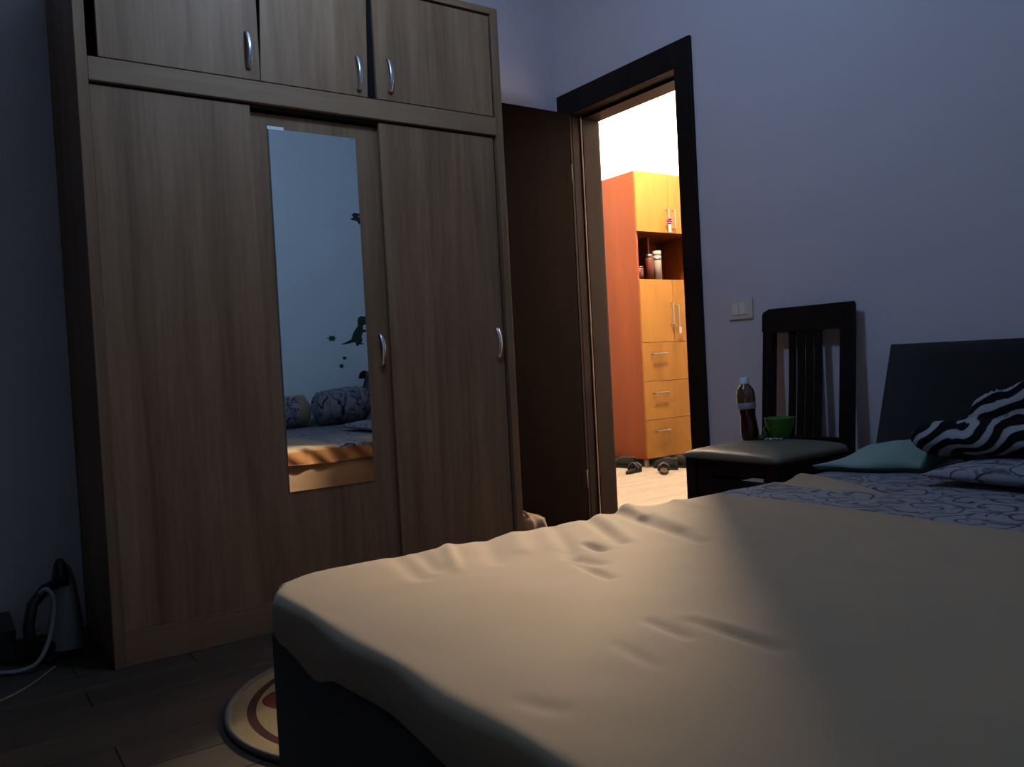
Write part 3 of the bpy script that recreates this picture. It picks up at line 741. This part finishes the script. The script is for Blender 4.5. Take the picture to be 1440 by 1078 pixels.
# vase with a dry stem on the cabinet
va = root('thin_vase', (4.318, 4.485, HT), 'small white vase with a thin green stem on top of the cabinet', 'vase')
build('vase_body', lathe([(0, 0), (0.022, 0), (0.028, 0.03), (0.022, 0.07), (0.013, 0.09), (0.016, 0.10), (0.012, 0.10), (0, 0.095)], n=20), M['white'], va, True, True)
M['stem'] = mat('olive_stem', (0.18, 0.19, 0.10), 0.7)
sm_ = build('stem', tube([(0, 0, 0.09), (0.006, 0, 0.15), (0.014, 0, 0.22), (0.03, 0, 0.29)], 0.003, 6), M['stem'], va, True, True)
for i, (z, s) in enumerate(((0.14, 1), (0.18, -1), (0.22, 1), (0.26, -1))):
    bm = bmesh.new(); a = [bm.verts.new(p) for p in ((0.005+z*0.05, 0, z), (0.005+z*0.05+s*0.015, 0.003, z+0.015), (0.005+z*0.05+s*0.022, 0, z+0.04), (0.005+z*0.05+s*0.006, -0.003, z+0.022))]
    bm.faces.new(a); bmesh.ops.solidify(bm, geom=bm.faces[:], thickness=0.001); build('leaf', bm, M['stem'], sm_, False, True)
# ceiling lamp of the hall
def ceiling_lamp(pos, zc, m, label, R_):
    lp = root('ceiling_lamp', (pos[0], pos[1], zc), label, 'lamp'); gz = pos[2]-zc
    build('stem', tube([(0, 0, -0.03), (0, 0, gz+R_-0.005)], 0.008, 8), M['white'], lp, True, True)
    build('base', lathe([(0, 0), (0.06, 0), (0.06, -0.02), (0.03, -0.035), (0, -0.035)], n=24), M['white'], lp, True, True)
    build('globe', lathe([(0.0, gz+R_)]+[(R_*math.sin(math.pi*i/12), gz+R_*math.cos(math.pi*i/12)) for i in range(1, 12)]+[(0, gz-R_)], n=20), m, lp, True, True)
ceiling_lamp(LAMP, ZH, M['lamp'], 'round glowing warm ceiling lamp in the hall', 0.12)
ceiling_lamp(ROOM_LAMP, ZC, M['room_lamp'], 'round dim bluish ceiling lamp in the bedroom before the wardrobe', 0.085)
# shoes under and before the cabinet
M['shoe'] = mat('black_shoe', (0.0025, 0.0023, 0.0023), 0.55, spec=0.15); M['shoe2'] = mat('brown_shoe', (0.022, 0.014, 0.008), 0.7, spec=0.1); M['sole'] = mat('dark_sole', (0.004, 0.0035, 0.003), 0.8, spec=0.1)
def foot_outline(L, W, n=28):
    pts = []
    for k in range(n):
        a = 2*math.pi*k/n; x = math.cos(a); y = math.sin(a)
        wv = 0.5*W*(0.86+0.14*x-0.16*math.exp(-((x+0.15)/0.35)**2)); pts.append((x*L/2, y*wv))
    return pts
def shoe(name, loc, rz, L, m, label, sandal=False):
    o = root(name, loc, label, 'shoe', rot=(0, 0, rz)); W = 0.36*L; ol = foot_outline(L, W)
    build('sole', prism(ol, lambda p: Vector((p[0], p[1], 0)), (0, 0, 0.022)), M['sole'] if not sandal else m, o, False, True)
    if sandal:
        for xx, hh in ((0.18*L, 0.045), (-0.05*L, 0.05)):
            build('strap', tube([(xx, -W*0.46, 0.018), (xx+0.01, -W*0.36, 0.018+hh*0.7), (xx+0.012, 0, 0.02+hh), (xx+0.01, W*0.36, 0.018+hh*0.7), (xx, W*0.46, 0.018)], 0.010, 6), M['shoe'], o, True, True)
    else:
        secs = []
        for z, s, sh_ in ((0.02, 0.97, 0), (0.045, 0.96, -0.004), (0.062, 0.80, -0.02), (0.078, 0.60, -0.055), (0.088, 0.50, -0.068), (0.086, 0.44, -0.068), (0.055, 0.40, -0.066)):
            secs.append([(p[0]*s+sh_*L/0.27, p[1]*(s*0.9+0.08), z) for p in ol])
        build('upper', loft(secs), m, o, True, True)
        build('strap', tube([(0.0, -W*0.34, 0.06), (0.002, 0, 0.088), (0.0, W*0.34, 0.06)], 0.007, 6), M['sole'], o, True, True)
    return o
shoe('shoe', (4.192, 4.62, 0), 1.62, 0.26, M['shoe'], 'black shoe lying along the orange cabinet side between its legs')
shoe('shoe', (4.195, 4.92, 0), 1.55, 0.26, M['shoe'], 'black shoe by the rear leg of the orange cabinet')
shoe('sandal', (4.045, 4.345, 0), 0.30, 0.21, M['shoe'], 'black strap sandal lying before the front leg of the cabinet', True)
shoe('shoe', (4.318, 4.297, 0), 1.52, 0.25, M['shoe'], 'black shoe before the lowest drawer, between the sandals and the other shoe')
shoe('shoe', (4.432, 4.290, 0), 1.60, 0.25, M['shoe'], 'black shoe before the lowest drawer, partly behind the chair')
shoe('sandal', (4.150, 4.150, 0), 0.80, 0.22, M['shoe2'], 'brown strap sandal lying in front of the black shoes', True)

# ------------------------------------------------------------------ floor things in the bedroom
RC = Vector((0.92, 1.93)); RR = 0.415
M['rug'] = mat('printed_rug', (0.3, 0.25, 0.18), 0.95, spec=0.1); g = G(M['rug']); v = g.co()
sx = g.n('ShaderNodeSeparateXYZ', {0: v}); rr = g.math('SQRT', g.math('ADD', g.math('MULTIPLY', sx.outputs[0], sx.outputs[0]), g.math('MULTIPLY', sx.outputs[1], sx.outputs[1])))
ang = g.math('ARCTAN2', sx.outputs[1], sx.outputs[0]); pet = g.math('MULTIPLY', g.math('ABSOLUTE', g.math('SINE', g.math('MULTIPLY', ang, 3.0))), 0.16)
red = g.math('LESS_THAN', rr, g.math('ADD', pet, 0.17)); ringm = g.math('MULTIPLY', g.math('GREATER_THAN', rr, 0.338), g.math('LESS_THAN', rr, 0.360))
base = g.mix(g.noise(v, 14, 3), (0.13, 0.095, 0.05), (0.18, 0.135, 0.075)); c1 = g.mix(red, base, (0.054, 0.006, 0.0042)); c2 = g.mix(ringm, c1, (0.028, 0.009, 0.008)); g.color(c2)
g.bump(g.noise(v, 300, 2), 0.4, 0.003)
rg = root('round_rug', (RC.x, RC.y, 0.0), 'round beige and red rug between bed and wardrobe', 'rug')
build('pile', lathe([(0, 0.0005), (RR-0.015, 0.0005), (RR-0.015, 0.009), (0, 0.010)], n=72), M['rug'], rg, False, True)
M['rugrim'] = fabric('rug_rim', (0.06, 0.051, 0.0432))
build('rim', tube([((RR-0.010)*math.cos(2*math.pi*k/72), (RR-0.010)*math.sin(2*math.pi*k/72), 0.0085) for k in range(72)], 0.0085, 8, closed=True), M['rugrim'], rg, True, True)
# slumped tan bag behind the wardrobe corner
bgr = root('canvas_bag', (1.945, 2.74, 0), 'small tan canvas bag slumped between wardrobe and open door', 'bag')
secs = []
for z, s in ((0.002, 0.9), (0.03, 1.0), (0.10, 0.98), (0.16, 0.92), (0.195, 0.80), (0.207, 0.55), (0.210, 0.2)):
    secs.append([((0.066*s)*math.copysign(abs(math.cos(a))**0.6, math.cos(a))+0.006*nz(a*2, z*20, 0), (0.10*s)*math.copysign(abs(math.sin(a))**0.6, math.sin(a))+0.006*math.sin(a*9+z*20), z) for a in [2*math.pi*k/36 for k in range(36)]])
build('bag_body', loft(secs), M['tan'], bgr, True, True)
build('strap', tube([(-0.02, -0.06, 0.19), (-0.025, -0.03, 0.222), (-0.02, 0.02, 0.228), (-0.02, 0.06, 0.19)], 0.007, 6), M['tan'], bgr, True, True)
# steam iron standing upright on its heel
ir = root('steam_iron', (0.262, 2.905, 0.0), 'white and black steam iron standing on its heel beside the wardrobe', 'iron', rot=(0, 0, math.radians(-62)))
def iron_outline(z):   # half width at height z
    t = z/0.275; return 0.058*max(0.02, (1-t**2.2))**0.75
zz = [0.0, 0.03, 0.07, 0.11, 0.15, 0.19, 0.22, 0.245, 0.262, 0.272]
def iron_sec(y0, y1, k=1.0, lim=1.0):
    s = []
    for z in zz:
        w_ = max(0.003, iron_outline(z)*k)
        s.append([(-w_, y0, z), (w_, y0, z), (w_*0.96, y1, z), (-w_*0.96, y1, z)])
    return s
build('soleplate', loft(iron_sec(0.040, 0.052)), M['steel'], ir, False, True)
secs = []
for i, z in enumerate(zz):
    w_ = max(0.003, iron_outline(z)*0.95); dpt = 0.060*(1-(z/0.29)**1.6)+0.006
    secs.append([(w_*math.cos(a), 0.040-dpt*max(0, math.sin(a))**0.8, z) for a in [math.pi*k/10 for k in range(11)]])
build('body', loft(secs), M['greyplastic'], ir, True, True)
build('handle', tube([(0, -0.01, 0.035), (0, -0.055, 0.04), (0, -0.085, 0.065), (0, -0.088, 0.12), (0, -0.072, 0.18), (0, -0.03, 0.215), (0, 0.0, 0.222)], [0.020, 0.022, 0.018, 0.016, 0.016, 0.018, 0.016], 10), M['black'], ir, True, True)
build('nose_cap', loft([[(0.030*s*math.cos(a), 0.022+0.026*s*math.sin(a), z) for a in [2*math.pi*k/12 for k in range(12)]] for z, s in ((0.215, 1.0), (0.25, 0.85), (0.285, 0.6), (0.297, 0.3))]), M['black'], ir, True, True)
build('heel', box(-0.058, 0.058, -0.07, 0.05, 0.0, 0.022, 0.006), M['black'], ir, False, True)
M['cord'] = mat('pale_cord', (0.20, 0.21, 0.21), 0.7)
cpts = [(0.215, 2.83, 0.22), (0.235, 2.815, 0.23), (0.250, 2.81, 0.19), (0.235, 2.80, 0.10), (0.20, 2.79, 0.03), (0.15, 2.80, 0.010), (0.08, 2.84, 0.010), (0.0, 2.86, 0.010), (-0.12, 2.90, 0.010)]
def smooth_path(pts, n=6):
    P_ = [Vector(p) for p in pts]; out = []
    for i in range(len(P_)-1):
        p0, p1, p2, p3 = P_[max(0, i-1)], P_[i], P_[i+1], P_[min(len(P_)-1, i+2)]
        for k in range(n):
            t = k/n; out.append(0.5*((2*p1)+(p2-p0)*t+(2*p0-5*p1+4*p2-p3)*t*t+(3*p1-p0-3*p2+p3)*t**3))
    return out+[P_[-1]]
cw_ = [p for p in smooth_path(cpts)]
for p in cw_: p.z = max(p.z, 0.0075)
R3 = Matrix.Rotation(math.radians(62), 4, 'Z') @ Matrix.Translation(-ir.location)
build('cord', tube([R3 @ p for p in cw_], 0.0065, 8), M['cord'], ir, True, True)
tc = smooth_path([(0.24, 2.79, 0.004), (0.16, 2.66, 0.004), (0.07, 2.58, 0.004), (-0.05, 2.55, 0.004)])
for p in tc: p.z = 0.0035
o = build('thin_cable', tube(tc, 0.003, 6), M['tan'], None, True); tag(o, 'thin beige cable lying on the floor before the iron', 'cable')
bx = root('cardboard_box', (0.05, 3.04, 0), 'low black box with a lid on the floor against the back wall', 'box')
build('box_body', box(-0.10, 0.150, 2.93, 3.17, 0.0, 0.085, 0.003), M['black'], bx)
build('lid', box(-0.104, 0.154, 2.926, 3.174, 0.07, 0.105, 0.003), M['black'], bx)

# ------------------------------------------------------------------ wall stickers opposite the wardrobe (seen in the mirror)
YMIR = yBk-0.004
def MP(px, py, off=0.0):
    d = CF + CR*((px-720)/F) - CU*((py-539)/F); t = (2*YMIR-YF)/d.y
    return Vector((d.x*t, YF+0.0006+off, CH+d.z*t))
M['st_green'] = mat('sticker_green', (0.015, 0.05, 0.025), 0.5); M['st_leaf'] = mat('sticker_leaf', (0.03, 0.08, 0.05), 0.5)
M['st_dark'] = mat('sticker_dark', (0.03, 0.03, 0.045), 0.5); M['st_pale'] = mat('sticker_pale', (0.35, 0.38, 0.40), 0.5); M['st_red'] = mat('sticker_red', (0.055, 0.012, 0.016), 0.5)
def px5(c): return (370+c[0]*0.26, 430+c[1]*0.26)
def px4(c): return (370+c[0]*0.26, 160+c[1]*0.26)
def sticker(name, poly, m, label, cat='sticker', group=None):
    pts = [MP(*p) for p in poly]; c = sum(pts, Vector())/len(pts)
    r_ = root(name, c, label, cat, group)
    bm = prism(pts, lambda p: p, (0, 0.0012, 0)); build('decal', bm, m, r_)
    return r_
trex = [(418, 208), (450, 195), (478, 180), (485, 150), (500, 125), (512, 108), (510, 80), (515, 62), (530, 55), (560, 58), (576, 68), (575, 90), (555, 100), (540, 105), (540, 128), (558, 130), (555, 140), (538, 145), (532, 165), (538, 185), (530, 200), (545, 202), (540, 208), (520, 208), (512, 216), (503, 214), (502, 200), (490, 196), (470, 202), (440, 208)]
r_ = sticker('dinosaur_sticker', [px5(p) for p in trex], M['st_green'], 'green upright dinosaur sticker on the wall, seen in the mirror')
eye = MP(*px5((545, 72))); build('eye', box(eye.x-0.004, eye.x+0.004, YF+0.0018, YF+0.0024, eye.z-0.003, eye.z+0.003), M['st_pale'], r_)
def star(cx, cy, r1, r2, k, sy=0.7): return [px5((cx+(r1 if i % 2 == 0 else r2)*math.cos(math.pi*i/k), cy+sy*(r1 if i % 2 == 0 else r2)*math.sin(math.pi*i/k))) for i in range(2*k)]
sticker('leaf_sticker', star(372, 175, 27, 15, 6), M['st_leaf'], 'spiky green leaf sticker beside the dinosaur sticker')
sticker('leaf_sticker', star(440, 282, 14, 9, 5, 0.8), M['st_leaf'], 'small green leaf sticker, the upper of two below the dinosaur sticker')
sticker('leaf_sticker', star(424, 325, 15, 9, 5, 0.9), M['st_leaf'], 'small green leaf sticker, the lower of two below the dinosaur sticker')
sticker('egg_sticker', [px5((546+30*math.cos(math.pi*i/9), 392-44*math.sin(math.pi*i/9)*0.99)) for i in range(10)], M['st_red'], 'dark red rounded sticker low on the wall above the pillow')
r_ = sticker('flying_dinosaur_sticker', [px4(p) for p in [(470, 570), (488, 560), (478, 547), (490, 535), (520, 540), (548, 538), (556, 560), (552, 600), (518, 597), (508, 580), (490, 576)]], M['st_dark'], 'dark winged dinosaur sticker high on the wall, seen in the mirror')
q0, q1 = MP(*px4((512, 560))), MP(*px4((535, 552)))
build('pale_patch', box(q0.x, q1.x, YF+0.0018, YF+0.0022, q0.z, q1.z), M['st_pale'], r_)
